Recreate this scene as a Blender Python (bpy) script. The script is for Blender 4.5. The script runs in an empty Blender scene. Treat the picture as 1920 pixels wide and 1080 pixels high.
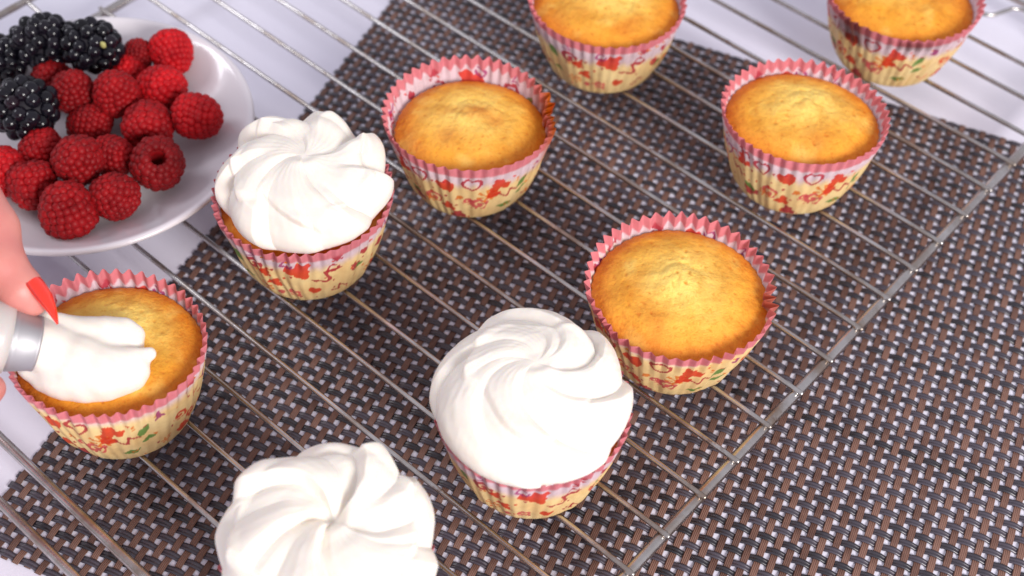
import bpy, math, random
import numpy as np
from math import sin, cos, pi, radians, sqrt, atan2
from mathutils import Matrix, Vector

S = 0.01                      # everything below is written in centimetres
scene = bpy.context.scene
col = scene.collection
rng = np.random.default_rng(7)
random.seed(7)

# ------------------------------------------------------------------ camera
cd = bpy.data.cameras.new("Camera")
cam = bpy.data.objects.new("camera", cd)
col.objects.link(cam)
scene.camera = cam
CW = np.array([0.0, -37.43734, 47.76347])
RC = np.array([[0.99908351, 0.03313008, 0.02710245],
               [0.04280357, -0.77329347, -0.63260182],
               [0.0, 0.63318212, -0.77400284]])      # columns: camera right, down, forward
RC = np.stack([np.array([0.999083507, 0.0331300821, 0.0271024530]),
               np.array([0.0428035664, -0.773293474, -0.632601816]),
               np.array([0.0, 0.633182123, -0.774002842])])
# RC maps world -> camera (x right, y down, z forward)
R3 = Matrix(((RC[0][0], -RC[1][0], -RC[2][0]),
             (RC[0][1], -RC[1][1], -RC[2][1]),
             (RC[0][2], -RC[1][2], -RC[2][2])))
cam.matrix_world = Matrix.Translation(Vector(CW) * S) @ R3.to_4x4()
cd.sensor_width = 36
cd.lens = 48.84
cd.clip_start = 0.01
cd.clip_end = 20
cd.dof.use_dof = True
cd.dof.focus_distance = 0.535
cd.dof.aperture_fstop = 8.0

# ------------------------------------------------------------------ world and lamps
world = bpy.data.worlds.new("World")
scene.world = world
world.use_nodes = True
wn = world.node_tree.nodes
wl = world.node_tree.links
bgn = wn["Background"]
bgn.inputs[0].default_value = (0.85, 0.83, 0.92, 1)
bgn.inputs[1].default_value = 0.62
scene.view_settings.view_transform = 'Standard'
scene.view_settings.look = 'None'
scene.view_settings.exposure = 0.10
scene.view_settings.gamma = 1.0


def area(name, loc, target, size, size_y, power, color):
    l = bpy.data.lights.new(name, 'AREA')
    l.shape = 'RECTANGLE'
    l.size, l.size_y = size, size_y
    l.energy = power
    l.color = color
    o = bpy.data.objects.new(name, l)
    o.location = loc
    d = Vector(target) - Vector(loc)
    o.rotation_euler = d.to_track_quat('-Z', 'Y').to_euler()
    col.objects.link(o)
    return o


area("window_light", (0.80, -1.12, 0.82), (0.02, 0, 0), 0.55, 0.5, 27.5, (1.0, 0.965, 0.93))
area("left_window_light", (-1.5, 0.5, 1.3), (0, 0, 0), 0.7, 0.5, 9.0, (0.93, 0.94, 1.0))


# ------------------------------------------------------------------ helpers
def mesh_from(name, V, F, smooth=True, mat=None, color=None, uv=None):
    """V (n,3) cm, F list of faces or (m,4)/(m,3) array"""
    me = bpy.data.meshes.new(name)
    V = np.asarray(V, dtype=np.float64) * S
    if isinstance(F, np.ndarray):
        m, k = F.shape
        me.vertices.add(len(V)); me.vertices.foreach_set("co", V.ravel())
        me.loops.add(m * k); me.loops.foreach_set("vertex_index", F.ravel().astype(np.int32))
        me.polygons.add(m); me.polygons.foreach_set("loop_start", np.arange(0, m * k, k, dtype=np.int32))
        me.update(calc_edges=True)
    else:
        me.from_pydata(V.tolist(), [], [list(map(int, f)) for f in F])
    if smooth:
        me.polygons.foreach_set("use_smooth", np.ones(len(me.polygons), dtype=bool))
    if color is not None:
        a = me.color_attributes.new("print", 'FLOAT_COLOR', 'POINT')
        c = np.ones((len(V), 4)); c[:, :color.shape[1]] = color
        a.data.foreach_set("color", c.ravel())
    if mat:
        me.materials.append(mat)
    me.update()
    return me


def obj(name, me, parent=None, loc=None, rot=None, link=True):
    o = bpy.data.objects.new(name, me)
    if loc is not None:
        o.location = Vector(loc) * S
    if rot is not None:
        o.rotation_euler = rot
    col.objects.link(o)
    if parent:
        o.parent = parent
    return o


def thing(name, label, cat, loc=(0, 0, 0), rotz=0, group=None):
    o = bpy.data.objects.new(name, None)
    o.empty_display_size = 0.01
    col.objects.link(o)
    o.location = Vector(loc) * S
    o.rotation_euler = (0, 0, rotz)
    tag(o, label, cat, group)
    return o


def tag(o, label=None, cat=None, group=None, kind=None):
    if label: o['label'] = label
    if cat: o['category'] = cat
    if group: o['group'] = group
    if kind: o['kind'] = kind
    return o


def grid_faces(nu, nv, wrap_u=False):
    """vertex index = iv*nu+iu"""
    iu = np.arange(nu if wrap_u else nu - 1); iv = np.arange(nv - 1)
    U, V = np.meshgrid(iu, iv)
    U = U.ravel(); V = V.ravel(); U2 = (U + 1) % nu
    return np.stack([V * nu + U, V * nu + U2, (V + 1) * nu + U2, (V + 1) * nu + U], 1)


def tube(path, r, n=12, caps=True):
    P = np.asarray(path, float); m = len(P)
    r = np.broadcast_to(np.asarray(r, float), (m,))
    T = np.gradient(P, axis=0); T /= np.linalg.norm(T, axis=1)[:, None]
    up = np.array([0, 0, 1.0])
    if abs(T[0] @ up) > .95: up = np.array([1.0, 0, 0])
    N = np.cross(T, up); N /= np.linalg.norm(N, axis=1)[:, None]
    B = np.cross(N, T)
    a = np.linspace(0, 2 * pi, n, endpoint=False)
    ring = P[:, None, :] + r[:, None, None] * (np.cos(a)[None, :, None] * N[:, None, :] + np.sin(a)[None, :, None] * B[:, None, :])
    V = ring.reshape(-1, 3)
    F = [tuple(f) for f in grid_faces(n, m, True)]
    if caps:
        for end, s_ in ((0, -1), (m - 1, 1)):
            c = len(V); base = end * n
            # rounded end
            mid = P[end] + s_ * T[end] * r[end] * .5 + (ring[end] - P[end]) * .8
            V = np.vstack([V, mid, (P[end] + s_ * T[end] * r[end] * .8)[None]])
            for i in range(n):
                j = (i + 1) % n
                q = (base + i, base + j, c + j, c + i)
                t = (c + i, c + j, c + n)
                if s_ < 0: q = q[::-1]; t = t[::-1]
                F.append(q); F.append(t)
    return V, F


def join(parts):
    Vs, Fs, o = [], [], 0
    for V, F in parts:
        Vs.append(np.asarray(V)); Fs += [tuple(int(i) + o for i in f) for f in F]; o += len(V)
    return np.vstack(Vs), Fs


def smooth_noise(P, seed, freq, octaves=2):
    """cheap deterministic value noise made of rotated sines, range about -1..1"""
    r = np.random.default_rng(seed)
    out = 0; amp = 1; tot = 0
    for o in range(octaves):
        for k in range(5):
            d = r.normal(size=P.shape[1]); d /= np.linalg.norm(d)
            out = out + amp * np.sin(P @ d * freq * r.uniform(.7, 1.4) + r.uniform(0, 6.28))
            tot += amp * .62
        freq *= 2.1; amp *= .5
    return out / tot


# signed-distance modelling: round cones and ellipsoids blended, meshed with surface nets
def sd_cone(P, a, b, r1, r2):
    a = np.asarray(a, float); b = np.asarray(b, float)
    ba = b - a; L = ba @ ba
    t = np.clip(((P - a) @ ba) / max(L, 1e-9), 0, 1)
    d = np.linalg.norm(P - a - t[..., None] * ba, axis=-1)
    return d - (r1 + (r2 - r1) * t)


def smin(a, b, k):
    h = np.clip(.5 + .5 * (b - a) / k, 0, 1)
    return b + (a - b) * h - k * h * (1 - h)


def surface_net(D, origin, step):
    nx, ny, nz = D.shape
    s = D < 0
    c = [(i, j, k) for i in (0, 1) for j in (0, 1) for k in (0, 1)]
    sub = lambda A, i, j, k: A[i:nx - 1 + i, j:ny - 1 + j, k:nz - 1 + k]
    cnt = sum(sub(s, *q).astype(np.int8) for q in c)
    act = (cnt > 0) & (cnt < 8)
    I = np.argwhere(act)
    idx = -np.ones(act.shape, dtype=np.int64); idx[act] = np.arange(len(I))
    acc = np.zeros((len(I), 3)); n = np.zeros(len(I))
    val = {q: D[I[:, 0] + q[0], I[:, 1] + q[1], I[:, 2] + q[2]] for q in c}
    for q in c:
        for ax in range(3):
            if q[ax] == 0:
                q2 = list(q); q2[ax] = 1; q2 = tuple(q2)
                v0, v1 = val[q], val[q2]
                m = (v0 < 0) != (v1 < 0)
                t = np.where(m, v0 / np.where(m, v0 - v1, 1), 0)
                p = np.tile(np.array(q, float), (len(I), 1)); p[:, ax] += t
                acc[m] += p[m]; n[m] += 1
    V = (I + acc / n[:, None]) * step + origin
    F = []
    for ax in range(3):
        o1, o2 = [(1, 2), (2, 0), (0, 1)][ax]
        sl0 = [slice(1, -1)] * 3; sl0[ax] = slice(0, -1)
        sl1 = list(sl0); sl1[ax] = slice(1, None)
        a_, b_ = s[tuple(sl0)], s[tuple(sl1)]
        for flip, m in ((False, a_ & ~b_), (True, ~a_ & b_)):
            E = np.argwhere(m)
            if not len(E): continue
            E = E + 1; E[:, ax] -= 1
            def g(d1, d2):
                Q = E.copy(); Q[:, o1] -= d1; Q[:, o2] -= d2
                return idx[Q[:, 0], Q[:, 1], Q[:, 2]]
            f = np.stack([g(1, 1), g(0, 1), g(0, 0), g(1, 0)], 1)
            F.append(f[:, ::-1] if flip else f)
    F = np.vstack(F); F = F[(F >= 0).all(1)]
    return V, F


def relax(V, F, it, k=.5):
    E = np.vstack([F[:, [0, 1]], F[:, [1, 2]], F[:, [2, 3]], F[:, [3, 0]]])
    E = np.vstack([E, E[:, ::-1]])
    deg = np.bincount(E[:, 0], minlength=len(V))[:, None]
    for _ in range(it):
        A = np.stack([np.bincount(E[:, 0], weights=V[E[:, 1], d], minlength=len(V)) for d in range(3)], 1) / np.maximum(deg, 1)
        V = V + k * (A - V)
    return V


def sdf_mesh(name, prims, step, mat, k=.15, extra=None, it=1, cut=None, color=None):
    """prims: list of (a,b,r1,r2[,k])"""
    lo = np.min([np.minimum(np.array(p[0]) - p[2], np.array(p[1]) - p[3]) for p in prims], 0) - 3 * step
    hi = np.max([np.maximum(np.array(p[0]) + p[2], np.array(p[1]) + p[3]) for p in prims], 0) + 3 * step
    n = np.ceil((hi - lo) / step).astype(int) + 1
    ax = [lo[i] + np.arange(n[i]) * step for i in range(3)]
    D = np.full(tuple(n), 5.0)
    for p in prims:
        a, b, r1, r2 = np.array(p[0], float), np.array(p[1], float), p[2], p[3]
        kk = p[4] if len(p) > 4 else k
        m = max(r1, r2) + max(kk, .3) * 1.2 + 2 * step
        i0 = np.maximum(((np.minimum(a, b) - m - lo) / step).astype(int), 0)
        i1 = np.minimum(((np.maximum(a, b) + m - lo) / step).astype(int) + 2, n)
        sl = tuple(slice(i0[d], i1[d]) for d in range(3))
        G = np.stack(np.meshgrid(*[ax[d][sl[d]] for d in range(3)], indexing='ij'), -1)
        D[sl] = smin(D[sl], sd_cone(G, a, b, r1, r2), kk)
    if cut is not None or extra is not None:
        G = np.stack(np.meshgrid(*ax, indexing='ij'), -1)
        if extra is not None: D = extra(G, D)
    V, F = surface_net(D, lo, step)
    V = relax(V, F, it)
    return V, F


# ------------------------------------------------------------------ materials
def new_mat(name):
    m = bpy.data.materials.new(name); m.use_nodes = True
    nt = m.node_tree
    return m, nt, nt.nodes["Principled BSDF"], nt.nodes, nt.links


def node(nt, typ, **kw):
    n = nt.nodes.new(typ)
    for k, v in kw.items():
        if k.startswith('_'): setattr(n, k[1:], v)
        else: n.inputs[k.replace('_', ' ')].default_value = v
    return n


def noise(nt, scale, detail=4, rough=.5, coord=None, dist=0):
    n = node(nt, 'ShaderNodeTexNoise')
    n.inputs['Scale'].default_value = scale; n.inputs['Detail'].default_value = detail
    n.inputs['Roughness'].default_value = rough; n.inputs['Distortion'].default_value = dist
    if coord is None:
        coord = node(nt, 'ShaderNodeTexCoord').outputs['Object']
    nt.links.new(coord, n.inputs['Vector'])
    return n


def ramp(nt, fac, stops):
    r = node(nt, 'ShaderNodeValToRGB')
    e = r.color_ramp.elements
    while len(e) > 1: e.remove(e[-1])
    e[0].position = stops[0][0]; e[0].color = (*stops[0][1], 1)
    for p, c in stops[1:]:
        x = e.new(p); x.color = (*c, 1)
    nt.links.new(fac, r.inputs[0])
    return r


def mixc(nt, fac, a, b, blend='MIX'):
    m = node(nt, 'ShaderNodeMix', _data_type='RGBA', _blend_type=blend)
    for s_, v in ((m.inputs[0], fac), (m.inputs[6], a), (m.inputs[7], b)):
        if isinstance(v, (int, float)): s_.default_value = v
        elif isinstance(v, tuple): s_.default_value = (*v, 1)
        else: nt.links.new(v, s_)
    return m.outputs[2]


def bump(nt, bs, height, strength, dist, prev=None):
    b = node(nt, 'ShaderNodeBump'); b.inputs['Strength'].default_value = strength
    b.inputs['Distance'].default_value = dist
    nt.links.new(height, b.inputs['Height'])
    if prev: nt.links.new(prev.outputs[0], b.inputs['Normal'])
    nt.links.new(b.outputs[0], bs.inputs['Normal'])
    return b


def srgb(r, g, b):
    f = lambda c: (c / 255 / 12.92) if c / 255 <= .04045 else ((c / 255 + .055) / 1.055) ** 2.4
    return (f(r), f(g), f(b))


# table cloth
m_table, nt, bs, N, L = new_mat("white_table")
n1 = noise(nt, 9, 3); n2 = noise(nt, 900, 2)
c = ramp(nt, n1.outputs[0], [(.3, (.74, .715, .84)), (.7, (.79, .77, .88))])
L.new(c.outputs[0], bs.inputs['Base Color']); bs.inputs['Roughness'].default_value = .55
bump(nt, bs, n2.outputs[0], .15, .0004)

# woven plastic strips
def strip_mat(name, c1, c2, rough, spec, groove, gdist):
    m, nt, bs, N, L = new_mat(name)
    oi = node(nt, 'ShaderNodeObjectInfo')
    tc = node(nt, 'ShaderNodeTexCoord')
    at = node(nt, 'ShaderNodeAttribute', _attribute_name='print')
    sep = node(nt, 'ShaderNodeSeparateColor'); L.new(at.outputs[0], sep.inputs[0])
    nz = noise(nt, 120, 3, .6, tc.outputs['Object'])
    add = node(nt, 'ShaderNodeMath', _operation='ADD'); L.new(nz.outputs[0], add.inputs[0])
    mu = node(nt, 'ShaderNodeMath', _operation='MULTIPLY'); L.new(oi.outputs['Random'], mu.inputs[0]); mu.inputs[1].default_value = .75
    L.new(mu.outputs[0], add.inputs[1])
    r = ramp(nt, add.outputs[0], [(.4, c1), (1.0, c2)])
    # fine lengthwise grooves: attribute red = position across the strip
    s1 = node(nt, 'ShaderNodeMath', _operation='MULTIPLY'); L.new(sep.outputs[0], s1.inputs[0]); s1.inputs[1].default_value = groove * 2 * pi
    s2 = node(nt, 'ShaderNodeMath', _operation='COSINE'); L.new(s1.outputs[0], s2.inputs[0])
    dk = node(nt, 'ShaderNodeMapRange'); L.new(s2.outputs[0], dk.inputs[0]); dk.inputs[1].default_value = -1; dk.inputs[2].default_value = -.3
    dk.inputs[3].default_value = .35; dk.inputs[4].default_value = 0
    L.new(mixc(nt, dk.outputs[0], r.outputs[0], (c1[0] * .4, c1[1] * .4, c1[2] * .4)), bs.inputs['Base Color'])
    bs.inputs['Roughness'].default_value = rough
    bs.inputs['Specular IOR Level'].default_value = spec
    bump(nt, bs, s2.outputs[0], .6, gdist)
    return m

m_warp = strip_mat("brown_strip", srgb(86, 58, 50), srgb(128, 94, 82), .5, .4, 4, .00012)
m_weft = strip_mat("dark_strip", srgb(27, 25, 32), srgb(70, 63, 74), .34, .7, 2, .00012)

# chromed wire
m_wire, nt, bs, N, L = new_mat("steel_wire")
n1 = noise(nt, 60, 5, .6); n2 = noise(nt, 900, 2)
c = ramp(nt, n1.outputs[0], [(.35, (.36, .29, .24)), (.5, (.50, .47, .45)), (.75, (.72, .70, .69))])
n3 = noise(nt, 35, 5, .7)
rf = ramp(nt, n3.outputs[0], [(.64, (0, 0, 0)), (.72, (1, 1, 1))])
L.new(mixc(nt, rf.outputs[0], c.outputs[0], (.16, .075, .04)), bs.inputs['Base Color'])
bs.inputs['Metallic'].default_value = 1
r = ramp(nt, n1.outputs[0], [(.3, (.34,) * 3), (.7, (.18,) * 3)])
L.new(r.outputs[0], bs.inputs['Roughness'])
bump(nt, bs, n2.outputs[0], .12, .0002)

# porcelain
m_plate, nt, bs, N, L = new_mat("porcelain")
bs.inputs['Base Color'].default_value = (.72, .675, .715, 1); bs.inputs['Roughness'].default_value = .16
bs.inputs['Coat Weight'].default_value = .4

# whipped cream
m_cream, nt, bs, N, L = new_mat("whipped_cream")
bs.inputs['Base Color'].default_value = (.845, .785, .71, 1)
bs.inputs['Roughness'].default_value = .42
bs.inputs['Specular IOR Level'].default_value = .35
bs.inputs['Subsurface Weight'].default_value = .5
bs.inputs['Subsurface Radius'].default_value = (1.0, .75, .45)
bs.inputs['Subsurface Scale'].default_value = .003
n1 = noise(nt, 420, 3, .55); n2 = noise(nt, 70, 3)
b1 = bump(nt, bs, n2.outputs[0], .25, .0012)
bump(nt, bs, n1.outputs[0], .10, .0004, b1)

# muffin crumb
m_cake, nt, bs, N, L = new_mat("baked_cake")
at = node(nt, 'ShaderNodeAttribute', _attribute_name='print')
n1 = noise(nt, 110, 5, .6); n2 = noise(nt, 520, 4, .65); n3 = noise(nt, 1500, 2)
oi = node(nt, 'ShaderNodeObjectInfo')
v = ramp(nt, n1.outputs[0], [(.32, (.80, .70, .55)), (.55, (1, 1, 1)), (.75, (1.0, 1.0, 1.0))])
c1 = mixc(nt, 1.0, at.outputs[0], v.outputs[0], 'MULTIPLY')
v2 = ramp(nt, n2.outputs[0], [(.28, (.86, .62, .36)), (.45, (1, 1, 1))])
c2 = mixc(nt, .8, c1, v2.outputs[0], 'MULTIPLY')
L.new(c2, bs.inputs['Base Color'])
bs.inputs['Roughness'].default_value = .55
bs.inputs['Specular IOR Level'].default_value = .3
bs.inputs['Subsurface Weight'].default_value = .15
bs.inputs['Subsurface Radius'].default_value = (1.0, .5, .2)
bs.inputs['Subsurface Scale'].default_value = .002
b1 = bump(nt, bs, n1.outputs[0], .4, .0015)
b2 = bump(nt, bs, n2.outputs[0], .7, .0010, b1)

# printed baking paper: print lives in a colour attribute, translucent thin sheet
m_paper, nt, bs, N, L = new_mat("printed_paper")
at = node(nt, 'ShaderNodeAttribute', _attribute_name='print')
n1 = noise(nt, 300, 3)
v = ramp(nt, n1.outputs[0], [(.3, (.9, .88, .86)), (.6, (1, 1, 1))])
cc = mixc(nt, 1.0, at.outputs[0], v.outputs[0], 'MULTIPLY')
L.new(cc, bs.inputs['Base Color'])
bs.inputs['Roughness'].default_value = .42
bs.inputs['Specular IOR Level'].default_value = .35
tr = node(nt, 'ShaderNodeBsdfTranslucent'); L.new(cc, tr.inputs[0])
mx = node(nt, 'ShaderNodeMixShader'); mx.inputs[0].default_value = .22
L.new(bs.outputs[0], mx.inputs[1]); L.new(tr.outputs[0], mx.inputs[2])
L.new(mx.outputs[0], N["Material Output"].inputs[0])

# raspberry, blackberry
m_rasp, nt, bs, N, L = new_mat("raspberry_flesh")
oi = node(nt, 'ShaderNodeObjectInfo')
n1 = noise(nt, 140, 3)
c = ramp(nt, n1.outputs[0], [(.3, (.30, .002, .006)), (.7, (.54, .006, .011))])
mr = node(nt, 'ShaderNodeMapRange'); L.new(oi.outputs['Random'], mr.inputs[0]); mr.inputs[3].default_value = .45; mr.inputs[4].default_value = 1.08
hs = node(nt, 'ShaderNodeHueSaturation'); L.new(mr.outputs[0], hs.inputs['Value']); L.new(c.outputs[0], hs.inputs['Color'])
L.new(hs.outputs[0], bs.inputs['Base Color'])
bs.inputs['Roughness'].default_value = .5
bs.inputs['Specular IOR Level'].default_value = .2
bs.inputs['Subsurface Weight'].default_value = .35
bs.inputs['Subsurface Radius'].default_value = (1.0, .15, .1)
bs.inputs['Subsurface Scale'].default_value = .002
bs.inputs['Sheen Weight'].default_value = .04
bs.inputs['Sheen Roughness'].default_value = .5
bs.inputs['Sheen Tint'].default_value = (1, .5, .5, 1)
n2 = noise(nt, 900, 2)
bump(nt, bs, n2.outputs[0], .2, .0004)

m_black, nt, bs, N, L = new_mat("blackberry_skin")
oi = node(nt, 'ShaderNodeObjectInfo')
c = ramp(nt, oi.outputs['Random'], [(0, (.003, .0025, .005)), (.8, (.007, .006, .011)), (.985, (.008, .005, .010)), (1.0, (.04, .006, .012))])
L.new(c.outputs[0], bs.inputs['Base Color'])
bs.inputs['Roughness'].default_value = .15
bs.inputs['Specular IOR Level'].default_value = .38
m_core, nt, bs, N, L = new_mat("berry_core")
bs.inputs['Base Color'].default_value = (.008, .005, .010, 1); bs.inputs['Roughness'].default_value = .6
m_seed, nt, bs, N, L = new_mat("berry_hull_scrap")
bs.inputs['Base Color'].default_value = (.42, .40, .14, 1); bs.inputs['Roughness'].default_value = .6

# skin, nail, steel nozzle, piping bag
m_skin, nt, bs, N, L = new_mat("skin")
n1 = noise(nt, 45, 4); n2 = noise(nt, 700, 3)
c = ramp(nt, n1.outputs[0], [(.35, (.58, .18, .17)), (.65, (.66, .26, .22))])
L.new(c.outputs[0], bs.inputs['Base Color']); bs.inputs['Roughness'].default_value = .45
bs.inputs['Subsurface Weight'].default_value = .25; bs.inputs['Subsurface Radius'].default_value = (1, .35, .2)
bs.inputs['Subsurface Scale'].default_value = .004
bump(nt, bs, n2.outputs[0], .2, .0004)
m_nail, nt, bs, N, L = new_mat("red_nail_polish")
bs.inputs['Base Color'].default_value = (.95, .03, .012, 1); bs.inputs['Roughness'].default_value = .18
bs.inputs['Coat Weight'].default_value = .6
m_nozzle, nt, bs, N, L = new_mat("nozzle_steel")
bs.inputs['Base Color'].default_value = (.46, .45, .47, 1); bs.inputs['Metallic'].default_value = .8; bs.inputs['Roughness'].default_value = .55
m_bag, nt, bs, N, L = new_mat("piping_bag_film")
bs.inputs['Base Color'].default_value = (.56, .52, .50, 1); bs.inputs['Roughness'].default_value = .35
bs.inputs['Subsurface Weight'].default_value = .2; bs.inputs['Subsurface Scale'].default_value = .004

# ------------------------------------------------------------------ table
V = np.array([[-140, -90, 0], [140, -90, 0], [140, 120, 0], [-140, 120, 0]], float)
V = np.vstack([V, V - [0, 0, 3]])
F = [(0, 1, 2, 3), (7, 6, 5, 4), (0, 4, 5, 1), (1, 5, 6, 2), (2, 6, 7, 3), (3, 7, 4, 0)]
t = obj("table", mesh_from("table", V, F, False, m_table))
tag(t, kind='structure')

# ------------------------------------------------------------------ woven placemat
PITCH = .512
ed = np.array([cos(radians(-22)), sin(radians(-22)), 0])      # weft runs along ed
nd = np.array([-ed[1], ed[0], 0])                             # warp runs along nd
E0, N0 = -14.35, -18.75
NW = 92            # brown warps, spaced along ed
NF = 77            # dark wefts, spaced along nd
mat_t = thing("woven_placemat", "brown and black woven plastic placemat lying under the wire rack", "placemat",
              tuple(ed * E0 + nd * N0), radians(-22))


def strip_mesh(name, ncross, phase, width, humps, mat, amp, thick, axis):
    per = 6
    L0 = -.42 * PITCH
    ns = (ncross - 1) * per + 1 + 4
    s = L0 + np.arange(ns) * PITCH / per - 0
    s = np.linspace(-.40, (ncross - 1) + .40, (ncross - 1) * per + 6)
    z = amp * np.cos(pi * (s + phase))
    z = np.sign(z) * np.abs(z) ** .7 * amp ** .3
    h = np.linspace(-1, 1, 9)
    if humps == 2: prof = .55 + .45 * np.abs(np.sin(h * pi)) ** .7 - .35 * (np.abs(h) > .98)
    else: prof = 1.0 - .35 * np.abs(h) ** 6
    top = np.stack([np.broadcast_to(s[:, None] * PITCH, (len(s), 9)), np.broadcast_to(h[None] * width / 2, (len(s), 9)),
                    z[:, None] + thick * prof[None]], -1)
    hb = np.array([1, .5, -.5, -1])
    bot = np.stack([np.broadcast_to(s[:, None] * PITCH, (len(s), 4)), np.broadcast_to(hb[None] * width / 2, (len(s), 4)),
                    np.broadcast_to(z[:, None] - thick * .2, (len(s), 4))], -1)
    R = np.concatenate([top, bot], 1); n = 13
    F = [tuple(f) for f in grid_faces(n, len(s), True)]
    F += [tuple(range(n))[::-1], tuple((len(s) - 1) * n + i for i in range(n))]
    V = R.reshape(-1, 3)
    if axis == 1: V = np.stack([-V[:, 1], V[:, 0], V[:, 2]], 1)
    h_all = np.concatenate([(h + 1) / 2, (hb + 1) / 2])
    C = np.zeros((len(V), 3)); C[:, 0] = np.tile(h_all, len(s))
    return mesh_from(name, V, F, True, mat, color=C)


warp_me = [strip_mesh("warp_strip", NF, p, .282, 1, m_warp, .026, .024, 1) for p in (0, 1)]
weft_me = [strip_mesh("weft_strip", NW, p, .290, 2, m_weft, .050, .036, 0) for p in (1, 0)]
for i in range(NW):
    o = obj("warp_strip", warp_me[i % 2], mat_t, rot=(0, 0, random.gauss(0, .0006)), loc= ((i + .3) * PITCH + random.uniform(-.012, .012), .3 * PITCH + random.uniform(-.03, .03), .062))
for j in range(NF):
    o = obj("weft_strip", weft_me[j % 2], mat_t, rot=(0, 0, random.gauss(0, .0006)), loc= (.3 * PITCH + random.uniform(-.05, .05), (j + .3) * PITCH + random.uniform(-.012, .012), .062))

# ------------------------------------------------------------------ cooling rack (u across the bars, v along them)
SP = 2.2
RO = np.array([4.70909, -13.18988, 2.0])
UD = np.array([.63962705, .7686854, 0]); VD = np.array([-.7686854, .63962705, 0])
rk = lambda u, v, z=0.: RO + UD * u * SP + VD * v * SP + np.array([0, 0, z])
rack_t = thing("cooling_rack", "chrome wire cooling rack with thin cross bars under the cupcakes", "cooling rack",
               tuple(RO * [1, 1, 0]), atan2(UD[1], UD[0]))
rinv = np.stack([UD, VD, [0, 0, 1]])
loc_ = lambda P: (np.asarray(P) - RO * [1, 1, 0]) @ rinv.T
bar_path = np.linspace(-.07, 17.87, 28)


def rack_part(name, pts, r, n=12):
    V, F = tube(loc_(np.array(pts)), r, n)
    return obj(name, mesh_from(name, V, F, True, m_wire), rack_t)


for k in range(-4, 17):
    u = k + random.uniform(-.02, .02)
    bow = random.uniform(-.03, .03)
    rack_part("cross_wire", [rk(u + bow * sin(pi * v / 17.8), v, .02 if 0 < v < 17.8 else 0.0) for v in bar_path], .114, 10)
    # small weld beads where the wire sits on the rails
RZ = -.27
rack_part("cross_wire", [rk(16.97, v) for v in np.linspace(17.87, 3.3, 14)] + [rk(16.93, 2.9), rk(17.05, 2.72), rk(17.35, 2.6), rk(17.6, 2.5), rk(17.72, 2.3), rk(17.74, 1.9), rk(17.76, -.05)], .114, 10)
rack_part("side_rail", [rk(u, 0.04, RZ) for u in np.linspace(-5.2, 17.9, 40)], .235, 16)
rack_part("side_rail", [rk(u, 17.8, RZ) for u in np.linspace(-5.2, 17.9, 40)], .235, 16)
rack_part("end_rail", [rk(-5.42, v, RZ + .12) for v in np.linspace(-.06, 17.86, 40)], .21, 16)
rack_part("end_rail", [rk(18.1, v, RZ) for v in np.linspace(-.06, 17.86, 40)], .20, 16)
# outer loop of thicker wire standing off the near-left end and the back
cor = [rk(-6.2 + 1.2 * (1 - cos(a)), 18.1 + 1.2 * sin(a)) for a in np.linspace(0, pi / 2, 8)]
rack_part("outer_loop", [rk(-6.2, v) for v in np.linspace(.8, 18.0, 30)] + cor + [rk(u, 19.3) for u in np.linspace(-4.8, 15.5, 30)], .19, 16)
for (u, v) in ((-5.42, 1.0), (-5.42, 16.6), (17.9, 1.0), (17.9, 16.6)):
    du = .12 if u < 0 else -.12
    rack_part("leg", [rk(u, v - .35, RZ), rk(u + du, v - .33, -.9), rk(u + du * 1.5, v - .2, -1.72), rk(u + du * 1.5, v, -1.78), rk(u + du * 1.5, v + .2, -1.72), rk(u + du, v + .33, -.9), rk(u, v + .35, RZ)], .12, 10)
for (u, v) in ((-5.42, 4.0), (-5.42, 13.0)):
    rack_part("loop_bracket", [rk(u, v, RZ + .1), rk((u - 6.2) / 2, v, RZ), rk(-6.2, v, 0)], .12, 10)
for (u, v) in ((2.0, 17.8), (12.0, 17.8)):
    rack_part("loop_bracket", [rk(u, 17.8, RZ), rk(u, 18.6, RZ), rk(u, 19.3, 0)], .12, 10)
for k in range(-4, 17):
    for v in (0.03, 17.8):
        P = loc_(rk(k, v, -.04))
        V, F = tube([P + [0, -.11, -.02], P + [0, -.04, 0], P + [0, .1, 0]], [.10, .135, .10], 10)
        obj("weld", mesh_from("weld", V, F, True, m_wire), rack_t)

# ------------------------------------------------------------------ cupcakes
PINK = np.array(srgb(220, 124, 134)); LAV = np.array(srgb(228, 206, 214)); OIL = np.array(srgb(255, 230, 168))
RED = np.array(srgb(226, 56, 26)); CRIM = np.array(srgb(186, 34, 58)); GREEN = np.array(srgb(96, 146, 66))
MAG = np.array(srgb(170, 60, 120)); ORG = np.array(srgb(238, 130, 48)); ROSE = np.array(srgb(222, 90, 92))


def smoothstep(x, a, b):
    t = np.clip((x - a) / (b - a), 0, 1); return t * t * (3 - 2 * t)


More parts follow.
